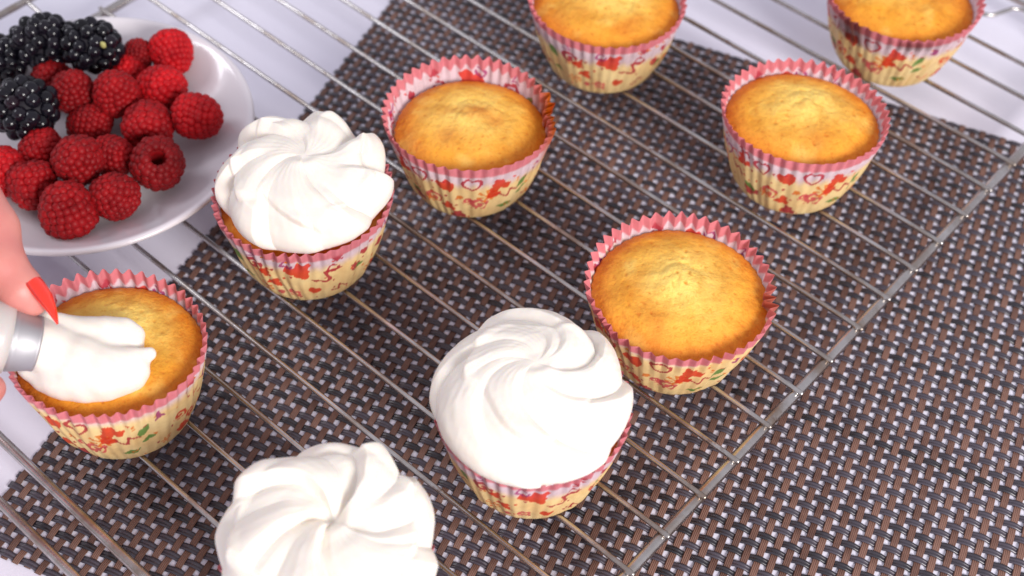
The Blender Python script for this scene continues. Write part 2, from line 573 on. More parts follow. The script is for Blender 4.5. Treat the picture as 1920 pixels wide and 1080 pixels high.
def paint(C, x, z, motifs):
    """x arc position (cm, wraps), z height (cm); motifs drawn flat on the paper"""
    W = 2 * pi * 3.1
    def rel(cx, cz):
        dx = (x - cx + W / 2) % W - W / 2
        return dx, z - cz
    for kind, cx, cz, s, rot, c in motifs:
        dx, dz = rel(cx, cz)
        ca, sa = cos(rot), sin(rot)
        X = (dx * ca + dz * sa) / s; Z = (-dx * sa + dz * ca) / s
        rr = np.sqrt(X * X + Z * Z); th = np.arctan2(Z, X)
        if kind == 'blob': m = rr < .85 + .22 * np.sin(3 * th + cx) + .1 * np.sin(7 * th)
        elif kind == 'heart': m = (X * X + (Z * 1.1 - .55 * np.sqrt(np.abs(X))) ** 2) < .72
        elif kind == 'hring':
            q = X * X + (Z * 1.1 - .6 * np.sqrt(np.abs(X))) ** 2
            m = (q < .95) & (q > .45)
        elif kind == 'ring': m = (rr < .95) & (rr > .55) & ~((th > .3) & (th < .9))
        elif kind == 'squig': m = (np.abs(Z - .45 * np.sin(4.2 * X)) < .24) & (np.abs(X) < 1.1)
        elif kind == 'leaf': m = (np.abs(Z) < .42 * np.clip(1 - X * X, 0, 1)) 
        elif kind == 'sprig': m = (rr < 1) & (np.abs(np.sin(3.5 * th)) > .78) | (rr < .2)
        elif kind == 'bell': m = (np.abs(X) < .35 + .35 * (Z < -.1)) & (np.abs(Z) < .7)
        elif kind == 'rose': m = (rr < .9 + .1 * np.sin(5 * th)) & (np.sin(rr * 9 + th) > -.55)
        elif kind == 'dot': m = rr < .5
        C[m] = C[m] * .08 + np.asarray(c) * .92
    return C


def motif_strip(seed):
    r = np.random.default_rng(seed)
    W = 2 * pi * 3.1
    q = lambda d: d / 360 * W
    M = []
    A = [('leaf', -47, 2.45, .36, 2.0, GREEN), ('rose', -31, 2.55, .36, .2, CRIM), ('blob', -23, 2.25, .22, 0, RED), ('blob', 3, 2.7, .44, .5, RED),
         ('squig', 23, 2.15, .42, .9, CRIM), ('ring', 27, 2.6, .22, 0, CRIM), ('bell', 45, 2.05, .27, .5, CRIM), ('dot', 52, 2.75, .3, 0, CRIM), ('dot', -16, .75, .26, 0, ROSE),
         ('blob', -62, 1.6, .25, 0, CRIM), ('dot', -24, 1.15, .12, 0, CRIM), ('leaf', 66, 1.5, .3, .5, ORG)]
    B = [('bell', -52, 2.7, .36, .3, RED), ('hring', -34, 2.75, .30, .3, CRIM), ('rose', -27, 1.5, .34, 0, ROSE), ('heart', -14, 2.55, .36, .4, RED),
         ('hring', 4, 2.75, .33, .0, CRIM), ('blob', 24, 2.6, .35, .8, RED), ('rose', 9, 1.4, .38, 0, ROSE), ('sprig', 16, 2.0, .36, .3, ORG), ('leaf', 44, 2.25, .34, 1.1, GREEN),
         ('blob', -45, .9, .3, 0, CRIM), ('dot', -5, 1.9, .22, 0, ORG), ('leaf', 33, .9, .3, .2, GREEN), ('bell', 55, 2.9, .22, .2, MAG), ('blob', -8, .35, .32, 0, CRIM)]
    for c0, L_ in ((0, A), (180, B)):
        for k, a, z, s, ro, c in L_: M.append((k, q(c0 + a), z + .12, s * 1.28, ro, c))
    for a in (76, 85, 93, 100, 108, 118, 252, 262, 270, 280, 286):
        M.append((['squig', 'heart', 'rose', 'hring', 'sprig'][int(a) % 5], q(a), r.uniform(1.2, 2.9), .34, r.uniform(-1, 1), [CRIM, RED, GREEN, MAG][int(r.integers(4))]))
    for i in range(130):
        M.append(('dot', r.uniform(0, W), r.uniform(.2, 3.3), r.uniform(.08, .15), 0, [CRIM, RED, CRIM, ORG][int(r.integers(4))]))
    for i in range(24):
        M.append((['rose', 'heart', 'squig', 'leaf', 'sprig', 'blob'][i % 6], (i + r.uniform(-.3, .3)) / 24 * W, r.uniform(.6, 2.1), r.uniform(.26, .38), r.uniform(-1, 1), [ROSE, RED, CRIM, GREEN, ORG, RED][i % 6]))
    for i in range(9):
        M.append((['squig', 'ring', 'heart'][int(r.integers(3))], r.uniform(0, W), r.uniform(3.05, 3.5), .26, r.uniform(-1, 1), MAG if i % 2 else CRIM))
    return M


def make_liner(seed, Rr, H, sq, rot_print, crumple, tilt, ze, stains, oil, crisp):
    r = np.random.default_rng(seed)
    NP = 46
    nu, nv = NP * 16, 56
    th = np.linspace(0, 2 * pi, nu, endpoint=False)
    t = np.linspace(0, 1, nv)
    TH, T = np.meshgrid(th, t)
    circ = np.stack([np.cos(TH), np.sin(TH)], -1).reshape(-1, 2)
    n_lo = smooth_noise(circ, seed, 1.7, 1).reshape(TH.shape)
    n_md = smooth_noise(circ, seed + 1, 6, 2).reshape(TH.shape)
    cr = np.zeros_like(TH)
    for a, w, s_ in crumple:
        d = (TH - radians(a) + pi) % (2 * pi) - pi
        cr = np.maximum(cr, s_ * np.exp(-(d / radians(w)) ** 2))
    ph = NP * TH + .8 * n_md + cr * 2.5 * np.sin(5 * TH + 7 * T)
    tri = crisp * 2 / pi * np.arcsin(np.sin(ph) * .985) + (1 - crisp) * np.sin(ph)
    Rb = 2.42
    prof = T ** .72
    R = Rb + (Rr - Rb) * prof + .05 * np.sin(pi * T)
    amp = (.020 + (.078 + .034 * crisp) * smoothstep(T, .62, 1.0)) * (1 + .45 * n_md) * (1 + .9 * cr)
    # pleats are pressed smooth against the cake on the lower body
    R = R + amp * tri * smoothstep(T, 0, .12) + .09 * n_lo * T ** 2 * 1.2 - .20 * cr * smoothstep(T, .5, 1) * (.7 + .3 * np.sin(11 * TH + 4 * n_md)) + .08 * cr * np.sin(9 * TH + 5 * T)* T
    Rsoft = .05 * np.sin(NP / 3 * TH + n_lo * 3) * smoothstep(T, 0, .2) * (1 - smoothstep(T, .45, .8))
    R = R + Rsoft
    Z = T * H * (1 - .0) + (.055 * tri + .09 * n_lo - .10 * cr) * smoothstep(T, .7, 1) + tilt[0] * T * np.cos(TH - tilt[1])
    X = R * np.cos(TH); Y = R * np.sin(TH) * (1 - (1 - sq) * T)
    V = np.stack([X, Y, Z], -1).reshape(-1, 3)
    # rounded foot and closed base
    foot = []
    F = grid_faces(nu, nv, True)
    base = np.stack([np.cos(th) * (Rb - .5), np.sin(th) * (Rb - .5), np.full(nu, .02)], 1)
    ctr = np.array([[0, 0, .03]])
    nV = len(V)
    V = np.vstack([V, base, ctr])
    V[:nu, 2] += .12; V[:nu, :2] *= .975; V[nu:2 * nu, 2] += .03
    fb = np.stack([np.arange(nu), nV + np.arange(nu), nV + (np.arange(nu) + 1) % nu, (np.arange(nu) + 1) % nu], 1)[:, ::-1]
    ft = np.stack([nV + np.arange(nu), np.full(nu, nV + nu), np.full(nu, nV + nu), nV + (np.arange(nu) + 1) % nu], 1)
    F = np.vstack([F, fb])
    # print
    x = ((TH - radians(rot_print)) % (2 * pi)) * 3.1
    z = T * H * 4.0 / H
    C = np.zeros(TH.shape + (3,))
    oil_h = oil - .3 * np.sin(TH) + .22 * n_lo + .1 * n_md + .10 * tri
    k = smoothstep(z, oil_h - .36, oil_h + .26)[..., None]
    oilv = (.5 + .5 * smooth_noise(np.concatenate([circ * 3, z.reshape(-1, 1)], 1), seed + 4, 3, 2).reshape(TH.shape))[..., None]
    oil = OIL * (1 - .16 * oilv * np.array([.3, 1, 1.6]))
    C = oil * (1 - k) + LAV * k
    C = paint(C, x, z, motif_strip(seed // 100))
    pb = 3.47 + .06 * tri + .04 * n_md
    kp = smoothstep(z, pb - .05, pb + .05)[..., None]
    C = C * (1 - kp * .93) + PINK * kp * .93
    wet = np.exp(-((z - (ze / H * 4.0 - .1)) / .22) ** 2)[..., None] * .0
    for a, w, z0, z1, s_, colr in stains:
        d = (TH - radians(a) + pi) % (2 * pi) - pi
        m = s_ * np.exp(-(d / radians(w)) ** 2) * smoothstep(z, z0 - .3, z0 + .1) * (1 - smoothstep(z, z1, z1 + .3)) * np.clip(.75 + .6 * n_md + .35 * tri, 0, 1)
        C = C * (1 - m[..., None]) + (C * .06 + np.array(colr) * .94) * m[..., None]
    C = C.reshape(-1, 3)
    C = np.vstack([C, np.tile(OIL, (nu + 1, 1))])
    me = mesh_from("paper_liner", V, F, True, m_paper, color=C)
    return me


def make_cake(seed, Rr, H, sq, ze, dome, peak, tint, R_k=1.0, gap=.2):
    nr, nt_ = 70, 180
    th = np.linspace(0, 2 * pi, nt_, endpoint=False)
    frac = ze / H
    Re = 2.42 + (Rr - 2.42) * frac ** .72 - gap
    q = np.linspace(0, 1, nr)
    TH, Q = np.meshgrid(th, q)
    circ = np.stack([np.cos(TH), np.sin(TH)], -1).reshape(-1, 2)
    n_e = smooth_noise(circ, seed + 9, 3, 2).reshape(TH.shape)
    R = Q * (Re + .07 * n_e * Q ** 3 + .02 * np.sin(46 * TH) * Q ** 8)
    X = R * np.cos(TH); Y = R * np.sin(TH) * (1 - (1 - sq) * frac)
    P2 = np.stack([X, Y], -1).reshape(-1, 2)
    Z = ze + dome * (1 - Q ** 2.4) - .10 * Q ** 14
    wx = .35 * smooth_noise(P2, seed + 51, 2.2, 2).reshape(X.shape); wy = .35 * smooth_noise(P2, seed + 52, 2.2, 2).reshape(X.shape)
    Z += peak[2] * .62 * np.exp(-((X - peak[0] + wx) ** 2 * .8 + (Y - peak[1] + wy) ** 2 * 1.5) / peak[3] ** 2)
    # tiny open pores
    por = smooth_noise(P2, seed + 60, 14, 2).reshape(X.shape)
    Z -= .03 * np.clip(por - .55, 0, 1) * 2
    Z += (.10 * smooth_noise(P2, seed, 1.3, 2) + .045 * smooth_noise(P2, seed + 3, 4.5, 2) + .012 * smooth_noise(P2, seed + 5, 15, 2)).reshape(Z.shape) * (1 - Q ** 6)
    # a shallow crack ridge beside the peak
    rr = np.sqrt((X - peak[0]) ** 2 + (Y - peak[1]) ** 2)
    Z += .10 * (np.abs(smooth_noise(P2 + 3, seed + 31, 3.2, 3)).reshape(Z.shape) - .3) * np.exp(-(rr / 1.3) ** 2)
    Z -= .05 * np.exp(-((rr - peak[3] * 1.15) / .13) ** 2) * np.clip(np.cos(np.arctan2(Y - peak[1], X - peak[0]) - 1.8), 0, 1)
    V = np.stack([X, Y, Z], -1).reshape(-1, 3)
    F = grid_faces(nt_, nr, True)
    # side going down inside the paper
    rings = []
    for zz in (ze - .35, ze * .5, .15):
        rr_ = 2.42 + (Rr - 2.42) * (zz / H) ** .72 - max(gap, .2)
        rings.append(np.stack([rr_ * np.cos(th), rr_ * np.sin(th) * (1 - (1 - sq) * zz / H), np.full(nt_, zz)], 1))
    V = np.vstack([V] + rings)
    F = np.vstack([F] + [np.stack([a * nt_ + np.arange(nt_), a * nt_ + (np.arange(nt_) + 1) % nt_, (a + 1) * nt_ + (np.arange(nt_) + 1) % nt_, (a + 1) * nt_ + np.arange(nt_)], 1) for a in range(nr - 1, nr + 2)])
    # bake colour
    P3 = np.stack([X, Y], -1).reshape(-1, 2)
    nb = smooth_noise(P3, seed + 20, 1.5, 3).reshape(Z.shape)
    mid = np.array(srgb(240, 172, 62)); pale = np.array(srgb(250, 212, 112)); edge = np.array(srgb(232, 146, 44)); brown = np.array(srgb(196, 104, 34))
    mid, edge = mid * tint, edge * tint
    C = mid + (pale - mid) * np.clip(np.exp(-rr ** 2 / 2.6) * 1.15 + nb * .25, 0, 1)[..., None]
    e = smoothstep(Q + .12 * nb, .62, .98)[..., None]
    C = C * (1 - e) + edge * e
    e2 = smoothstep(Q + .05 * n_e, .95, 1.03)[..., None] * .7
    C = C * (1 - e2) + brown * e2
    pale_m = np.clip(smooth_noise(P3, seed + 33, 2.6, 3).reshape(Z.shape) - .25, 0, 1)[..., None] * .8
    C = C * (1 - pale_m) + pale * pale_m
    dark_m = np.clip(smooth_noise(P3, seed + 34, 1.7, 3).reshape(Z.shape) - .30, 0, 1)[..., None] * 1.0
    C = C * (1 - dark_m) + (.5 * edge + .5 * brown) * dark_m
    C = C * (1 - np.array([.15, .35, .5]) * np.clip(por - .5, 0, 1)[..., None] * 2)
    for bx, by, bs_, ba in peak[4]:
        m = ba * np.exp(-((X - bx) ** 2 + (Y - by) ** 2) / bs_ ** 2)[..., None]
        C = C * (1 - m) + brown * m
    C = np.vstack([C.reshape(-1, 3), np.tile(edge, (3 * nt_, 1))])
    return mesh_from("cake", V, F, True, m_cake, color=C)


BRN = srgb(186, 92, 44); CHAR = srgb(88, 38, 22); DRED = srgb(150, 40, 36)
CUPS = {
 # name: x, y, Rr, H, sq, print rotation (deg; 270 = towards the camera), crumples, stains, ze, dome, peak, tint
 'hero': dict(crisp=.85, oil=3.25, x=6.61, y=-2.81, R=3.68, H=4.02, sq=1.0, pr=72, cr=[(-8, 10, .9), (212, 15, 1.1)], st=[(-8, 14, 3.3, 4.4, .8, BRN), (212, 16, 2.6, 4.2, .75, DRED)],
              ze=3.35, dome=.72, peak=(.0, .1, .34, .8, [(-1.7, -.1, .7, .28), (-1.0, -2.4, .5, .2)]), tint=np.array([1.0, .97, .86]), gap=.03,
              label="bare golden cupcake nearest the right rail, beside the large cream swirl"),
 'mid': dict(x=-2.11, y=6.24, R=3.72, H=4.15, sq=.94, pr=90, cr=[(8, 24, 1.3)], st=[(6, 30, 2.5, 4.6, 1.7, BRN), (-15, 12, 3.3, 4.5, .5, BRN)],
             ze=3.05, dome=.75, peak=(.1, .35, .25, .8, [(-.9, -1.0, .5, .5)]), tint=np.array([.97, .90, .70]), gap=.12,
             label="bare golden cupcake whose paper is crumpled and scorched brown at its right side"),
 'right': dict(oil=2.6, x=12.42, y=7.27, R=3.60, H=4.1, sq=.91, pr=90, cr=[], st=[],
               ze=3.42, dome=.62, peak=(.1, .55, .28, .75, [(.35, -1.5, .8, .38)]), tint=np.array([1.0, .95, .80]), gap=.06,
               label="bare golden cupcake with clean even pink frill, nearest the placemat's far right edge"),
 'topc': dict(x=3.91, y=14.62, R=3.66, H=3.93, sq=1.0, pr=270, cr=[], st=[],
              ze=3.3, dome=.6, peak=(.3, .2, .3, .9, [(-1.3, -1.0, .5, .2)]), tint=np.array([.98, .91, .70]), gap=.08,
              label="bare cupcake on the placemat cut off by the photo's top edge near its centre"),
 'topr': dict(x=18.1, y=15.96, R=3.62, H=3.92, sq=1.0, pr=55, cr=[(222, 14, .6)], st=[(222, 17, 2.7, 4.2, 1.0, CHAR), (268, 25, 3.35, 3.7, .7, CHAR)],
              ze=3.25, dome=.6, peak=(-.6, 1.2, .3, .6, [(1.9, .2, 1.0, .5)]), tint=np.array([.98, .90, .68]), gap=.12,
              label="bare cupcake over the white table at top right, its paper charred at front left"),
 'creamL': dict(oil=2.75, x=-8.72, y=1.19, R=3.62, H=4.15, sq=.98, pr=270, cr=[(262, 22, .5)], st=[],
                ze=3.5, dome=.35, peak=(0, 0, 0, 1, []), tint=np.array([1, .9, .65]), gap=.15,
                label="cupcake beside the berry plate topped with an upright ruffled cream swirl"),
 'creamBig': dict(x=.97, y=-8.76, R=3.55, H=4.15, sq=.97, pr=270, cr=[(300, 10, .5)], st=[],
                  ze=3.5, dome=.35, peak=(0, 0, 0, 1, []), tint=np.array([1, .9, .65]), gap=.15,
                  label="cupcake with a large smooth cream swirl, touching a bare cupcake near the rail"),
 'left': dict(oil=3.1, x=-14.85, y=-6.95, R=3.60, H=4.3, sq=.93, pr=75, cr=[(255, 30, .3)], st=[(35, 18, 2.6, 3.6, .4, BRN)],
              ze=3.62, dome=.55, peak=(.2, .9, .2, .8, []), tint=np.array([.86, .80, .52]), gap=.06,
              label="cupcake under the nozzle with cream being piped over half its top"),
 'front': dict(x=-5.70, y=-15.30, R=3.55, H=4.1, sq=1.0, pr=270, cr=[], st=[],
               ze=3.5, dome=.35, peak=(0, 0, 0, 1, []), tint=np.array([1, .9, .65]), gap=.15,
               label="cream covered cupcake cut off by the bottom edge of the photo"),
}
cup_obj = {}
for ci, (nm, c) in enumerate(CUPS.items()):
    t = thing("cupcake", c['label'], "cupcake", (c['x'], c['y'], 2.11), 0, "cupcakes on the wire rack")
    cup_obj[nm] = t
    seed = 100 + ci * 7
    obj("paper_liner", make_liner(seed, c['R'], c['H'], c['sq'], c['pr'], c['cr'], (.04, ci * 1.3), c['ze'], c['st'], c.get('oil', 2.5), c.get('crisp', .1)), t)
    obj("cake", make_cake(seed, c['R'], c['H'], c['sq'], c['ze'], c['dome'], c['peak'], c['tint'], gap=c['gap']), t)


# ------------------------------------------------------------------ cream swirls
def swirl(n, R0, z0, twist, rise, r0, r1, phase, seed, jit=.08, inner=.35, wob=0.0):
    """n piped folds: each runs from the outer edge, curling inwards and up"""
    r = np.random.default_rng(seed)
    P = []
    for i in range(n):
        a0 = phase + i * 2 * pi / n + r.uniform(-jit, jit)
        rr0 = r0 * (1 + r.uniform(-jit, jit)); tw = twist * (1 + r.uniform(-jit, jit)); rs = rise * (1 + r.uniform(-jit, jit))
        m = 12
        pts = []
        for k in range(m + 1):
            s_ = k / m
            rad = (R0 - rr0) * (1 - s_) ** .85 + inner * s_
            a = a0 - tw * s_ ** 1.1
            z = z0 + rr0 * .55 + rs * s_ ** .8 + wob * sin(pi * s_)
            pts.append((np.array([rad * cos(a), rad * sin(a), z]), rr0 + (r1 - rr0) * s_))
        for (p, q), (p2, q2) in zip(pts[:-1], pts[1:]):
            P.append((p, p2, q, q2, .05))
    return P


def cream_obj(parent, prims, core, step, seed, it=2, amp=.035):
    V, F = sdf_mesh("cream", core + prims, step, m_cream, k=.05, it=it)
    n = smooth_noise(V, seed, 1.8, 3)
    c = V.mean(0); d = V - c; d /= np.linalg.norm(d, axis=1)[:, None]
    n = n + .9 * np.sin((V[:, 1] + .25 * V[:, 0] + .12 * smooth_noise(V, 5, 1.2, 1)) * 13) * .8
    V = V + d * (n * amp)[:, None]
    return obj("cream_swirl", mesh_from("cream_swirl", V, F, True, m_cream), parent)


def core_disc(R, z, r):
    return [(np.array([R * cos(a), R * sin(a), z]), np.array([R * .3 * cos(a), R * .3 * sin(a), z + .2]), r, r * 1.1, .2) for a in np.linspace(0, 2 * pi, 12, endpoint=False)] + [((0, 0, z), (0, 0, z + .3), 1.4, 1.3, .3)]


def ring_core(R, z, r, n=16, k=.25):
    P = [np.array([R * cos(a), R * sin(a), z]) for a in np.linspace(0, 2 * pi, n + 1)]
    return [(p, q, r, r, k) for p, q in zip(P[:-1], P[1:])] + [(p, (0, 0, z + .55), r, r * 1.25, k) for p in P[:-1:2]]


# half-piped cream on the left cupcake: placed where the photo shows each fold
def unproj(x, y, z):
    d = RC.T @ np.array([(x - 960) / 2604.78, (y - 540) / 2604.78, 1]); k = (z - CW[2]) / d[2]
    return CW + k * d


def rosette(cup, n, phase, twist, amp, amps, seed, prof, squash=(1, 1), tier=None, edge=.11, name="cream_swirl", tip=.25, eye=(0, 0), outer=(.74, .93), lobes=0, off=(0, 0, 0)):
    """piped rosette: folds with one crisp edge each, spiralling inwards over a dome"""
    r = np.random.default_rng(seed)
    nu, nv = 900, 220
    th = np.linspace(0, 2 * pi, nu, endpoint=False)
    P = np.array(prof, float)
    L = np.r_[0, np.cumsum(np.linalg.norm(np.diff(P, axis=0), axis=1))]; L /= L[-1]
    sv = np.linspace(0, 1, nv)
    # smooth profile through the control points
    pr_ = np.interp(sv, L, P[:, 0]); pz = np.interp(sv, L, P[:, 1])
    for _ in range(60):
        pr_[1:-1] = .25 * pr_[:-2] + .5 * pr_[1:-1] + .25 * pr_[2:]; pz[1:-1] = .25 * pz[:-2] + .5 * pz[1:-1] + .25 * pz[2:]
    TH, SV = np.meshgrid(th, sv)
    PR = np.broadcast_to(pr_[:, None], TH.shape); PZ = np.broadcast_to(pz[:, None], TH.shape)
    dr = np.gradient(pr_); dz = np.gradient(pz); ln = np.hypot(dr, dz)
    NR = (dz / ln)[:, None]; NZ = (-dr / ln)[:, None]
    pos3 = np.stack([PR * np.cos(TH), PR * np.sin(TH), PZ], -1).reshape(-1, 3)
    wob = smooth_noise(pos3, seed, .75, 2).reshape(TH.shape)
    edges = np.cumsum(r.uniform(.75, 1.25, n)); edges = np.r_[0, edges / edges[-1]]

    def folds(ang, n_, ed_, am, e_):
        t = (ang / (2 * pi)) % 1.0
        k = np.clip(np.searchsorted(ed_, t, side='right') - 1, 0, n_ - 1)
        u = (t - ed_[k]) / (ed_[k + 1] - ed_[k])
        up = np.sin(np.clip(u / (1 - e_), 0, 1) * pi / 2) ** 1.15
        dn = np.clip((1 - u) / e_, 0, 1)
        h = np.where(u < 1 - e_, up, dn ** .8)
        nxt = np.asarray(am)[(k + 1) % n_]; cur = np.asarray(am)[k]
        return h * cur, k
    shift = twist * (SV ** 1.1) + .22 * wob
    h, k = folds(TH - phase + shift, n, edges, amps, edge)
    A = amp * smoothstep(SV, .0, .22) * (1 - .45 * smoothstep(SV, .5, .85)) * (1 - smoothstep(SV, *outer))
    D = A * h
    if tier:
        n2, ph2, tw2, a2, s0, s1 = tier
        e2 = np.cumsum(r.uniform(.7, 1.3, n2)); e2 = np.r_[0, e2 / e2[-1]]
        h2, _ = folds(TH - ph2 + tw2 * SV + .3 * wob, n2, e2, r.uniform(.7, 1.2, n2), .13)
        lim = s0 + .05 * np.sin(3 * TH + seed) + lobes * (np.abs(((TH + .3 * wob + 2 * SV) * 5 / (2 * pi)) % 1 - .5) * 2 - .5)
        D = D * (1 - .5 * smoothstep(SV, s0, s0 + .1)) + a2 * h2 * smoothstep(SV, lim, lim + .07) * (1 - smoothstep(SV, s1, 1.0)) + .10 * smoothstep(SV, lim, lim + .05)
    D = D + .07 * wob * smoothstep(SV, 0, .2) + .022 * smooth_noise(pos3, seed + 2, 4, 3).reshape(TH.shape)
    # thin lines left by the teeth of the piping tip, running along every fold
    D = D + .0045 * np.sin((TH - phase + shift) * 31 + 4 * wob) * smoothstep(SV, .1, .4) * (1 - smoothstep(SV, .8, .95))
    D = D - .06 * (1 - smoothstep(SV, 0, .10)) * np.abs(np.sin(9 * TH + 3 * wob))
    R = PR + D * NR; Z = PZ + D * NZ + tip * np.exp(-(PR / .35) ** 2) * .4
    # little curled tail where the piping stopped
    ta = TH * 1.0 + 2.2 * SV
    Z = Z + .16 * np.exp(-((PR - .55) / .28) ** 2) * (.5 + .5 * np.cos(ta - phase)) ** 2
    g = smoothstep(SV, .05, .95)
    V = np.stack([R * np.cos(TH) * squash[0] + eye[0] * g, R * np.sin(TH) * squash[1] + eye[1] * g, Z], -1).reshape(-1, 3)
    F = grid_faces(nu, nv, True)
    under = np.stack([np.cos(th) * 2.6, np.sin(th) * 2.6, np.full(nu, P[0][1] - .12)], 1)
    nV = len(V); V = np.vstack([V, under])
    a = np.arange(nu); b = (a + 1) % nu
    F = np.vstack([F, np.stack([b, a, nV + a, nV + b], 1)])
    return obj(name, mesh_from(name, V, F, True, m_cream), cup_obj[cup], off)


P_BIG = [(3.22, 3.78), (3.50, 4.02), (3.62, 4.45), (3.45, 4.95), (3.0, 5.38), (2.3, 5.72), (1.4, 5.98), (.6, 6.10), (.0, 6.12)]
rosette('creamBig', 6, radians(35), radians(118), .50, [.75, .85, .5, .45, .6, .7], 3, P_BIG, (.955, .965), (4, radians(150), radians(90), .14, .50, .8), edge=.15, off=(-.13, -.10, -.10), eye=(.1, .35), lobes=.07)
P_L = [(3.1, 3.76), (3.3, 4.0), (3.34, 4.35), (3.15, 4.75), (2.7, 5.1), (2.1, 5.42), (1.3, 5.58), (.6, 5.66), (.0, 5.66)]
rosette('creamL', 8, radians(20), radians(40), .72, [1.0, .95, 1.15, .8, .6, .4, .5, .85], 8, P_L, (.955, .97), (4, radians(70), radians(60), .20, .36, .75), edge=.2, eye=(.05, .35), outer=(.45, .75), lobes=.13, off=(.12, -.03, -.03))
P_F = [(3.15, 3.76), (3.38, 4.0), (3.42, 4.35), (3.26, 4.8), (2.95, 5.3), (2.2, 5.6), (1.4, 5.74), (.7, 5.62), (.0, 5.5)]
rosette('front', 6, radians(65), radians(62), .56, [.95, .8, .9, .65, .7, .9], 15, P_F, (1.0, 1.0), (5, radians(120), radians(80), .42, .36, .8), edge=.2, tip=-.3, eye=(.2, .5), outer=(.55, .85), lobes=.10)

base = np.array([CUPS['left']['x'], CUPS['left']['y'], 2.11])
def px(x, y, z): return unproj(x, y, z) - base
pr = []
def chain(pts, k=.05):
    q = [(px(x, y, z), r) for x, y, z, r in pts]
    for (p, a), (p2, b) in zip(q[:-1], q[1:]): pr.append((p, p2, a, b, k))
chain([(88, 598, 7.7, .30), (112, 608, 7.4, .42), (150, 620, 7.1, .52), (195, 622, 6.95, .58), (232, 624, 6.8, .56), (246, 630, 6.7, .50)])
chain([(80, 615, 7.8, .34), (105, 640, 7.5, .40), (150, 662, 7.25, .40), (200, 674, 7.0, .36), (250, 670, 6.85, .32), (281, 663, 6.72, .24)], .14)
chain([(130, 640, 7.0, .5), (190, 652, 6.75, .48), (248, 652, 6.5, .42)], .2)
chain([(110, 640, 7.2, .6), (160, 668, 6.9, .62), (225, 690, 6.6, .60), (252, 692, 6.5, .54)], .3)
chain([(95, 665, 6.9, .75), (140, 685, 6.7, .92), (195, 700, 6.45, .88), (240, 704, 6.3, .66)], .3)
chain([(60, 690, 6.6, .45), (110, 708, 6.35, .66), (160, 720, 6.2, .62), (215, 716, 6.15, .55)], .3)
chain([(48, 693, 6.5, .26), (80, 715, 6.3, .30), (120, 730, 6.2, .32), (165, 737, 6.15, .26), (205, 733, 6.1, .30)], .2)
chain([(60, 650, 7.5, .42), (90, 655, 7.3, .6), (110, 670, 7.0, .7)], .3)
pr.append((px(72, 645, 7.7), px(105, 668, 7.0), .82, .75, .3))
cream_obj(cup_obj['left'], pr, [], .06, 21, 1, .012).name = "piped_cream"

# ------------------------------------------------------------------ plate
plate_prof = [(0, 2.62), (2.0, 2.62), (4.0, 2.64), (4.7, 2.72), (5.6, 3.08), (6.5, 3.52), (7.05, 3.84), (7.25, 3.97), (7.42, 4.0), (7.53, 3.92),
              (7.52, 3.76), (7.3, 3.56), (6.5, 3.20), (5.6, 2.74), (4.7, 2.42), (4.3, 2.34), (4.15, 2.14), (3.95, 2.13), (3.85, 2.36), (2.0, 2.40), (0, 2.40)]
na = 128
prof = np.array(plate_prof)
th = np.linspace(0, 2 * pi, na, endpoint=False)
V = np.stack([prof[:, 0][:, None] * np.cos(th), prof[:, 0][:, None] * np.sin(th), np.broadcast_to(prof[:, 1][:, None], (len(prof), na))], -1).reshape(-1, 3)
V = V - [0, 0, 2.13]
F = grid_faces(na, len(prof), True)
PC = np.array([-19.35, 6.68])
plate = obj("plate", mesh_from("plate", V, F, True, m_plate), None, (PC[0], PC[1], 2.11))
tag(plate, "small round white porcelain plate holding berries at the left end of the rack", "plate")
sub = plate.modifiers.new("subsurf", 'SUBSURF'); sub.levels = 1; sub.render_levels = 1

# ------------------------------------------------------------------ berries
def fib(n):
    i = np.arange(n) + .5
    ph = np.arccos(1 - 2 * i / n); t = pi * (1 + 5 ** .5) * i
    return np.stack([np.cos(t) * np.sin(ph), np.sin(t) * np.sin(ph), np.cos(ph)], 1)


def ball(nu=12, nv=8):
    a = np.linspace(0, 2 * pi, nu, endpoint=False); b = np.linspace(0, pi, nv + 1)[1:-1]
    V = [[0, 0, 1]] + [[sin(q) * cos(p), sin(q) * sin(p), cos(q)] for q in b for p in a] + [[0, 0, -1]]
    F = [(0, 1 + i, 1 + (i + 1) % nu) for i in range(nu)]
    for j in range(nv - 2):
        F += [(1 + j * nu + i, 1 + (j + 1) * nu + i, 1 + (j + 1) * nu + (i + 1) % nu, 1 + j * nu + (i + 1) % nu) for i in range(nu)]
    e = len(V) - 1; s0 = 1 + (nv - 2) * nu
    F += [(s0 + i, e, s0 + (i + 1) % nu) for i in range(nu)]
    return np.array(V, float), F


BV, BF = ball(10, 7)


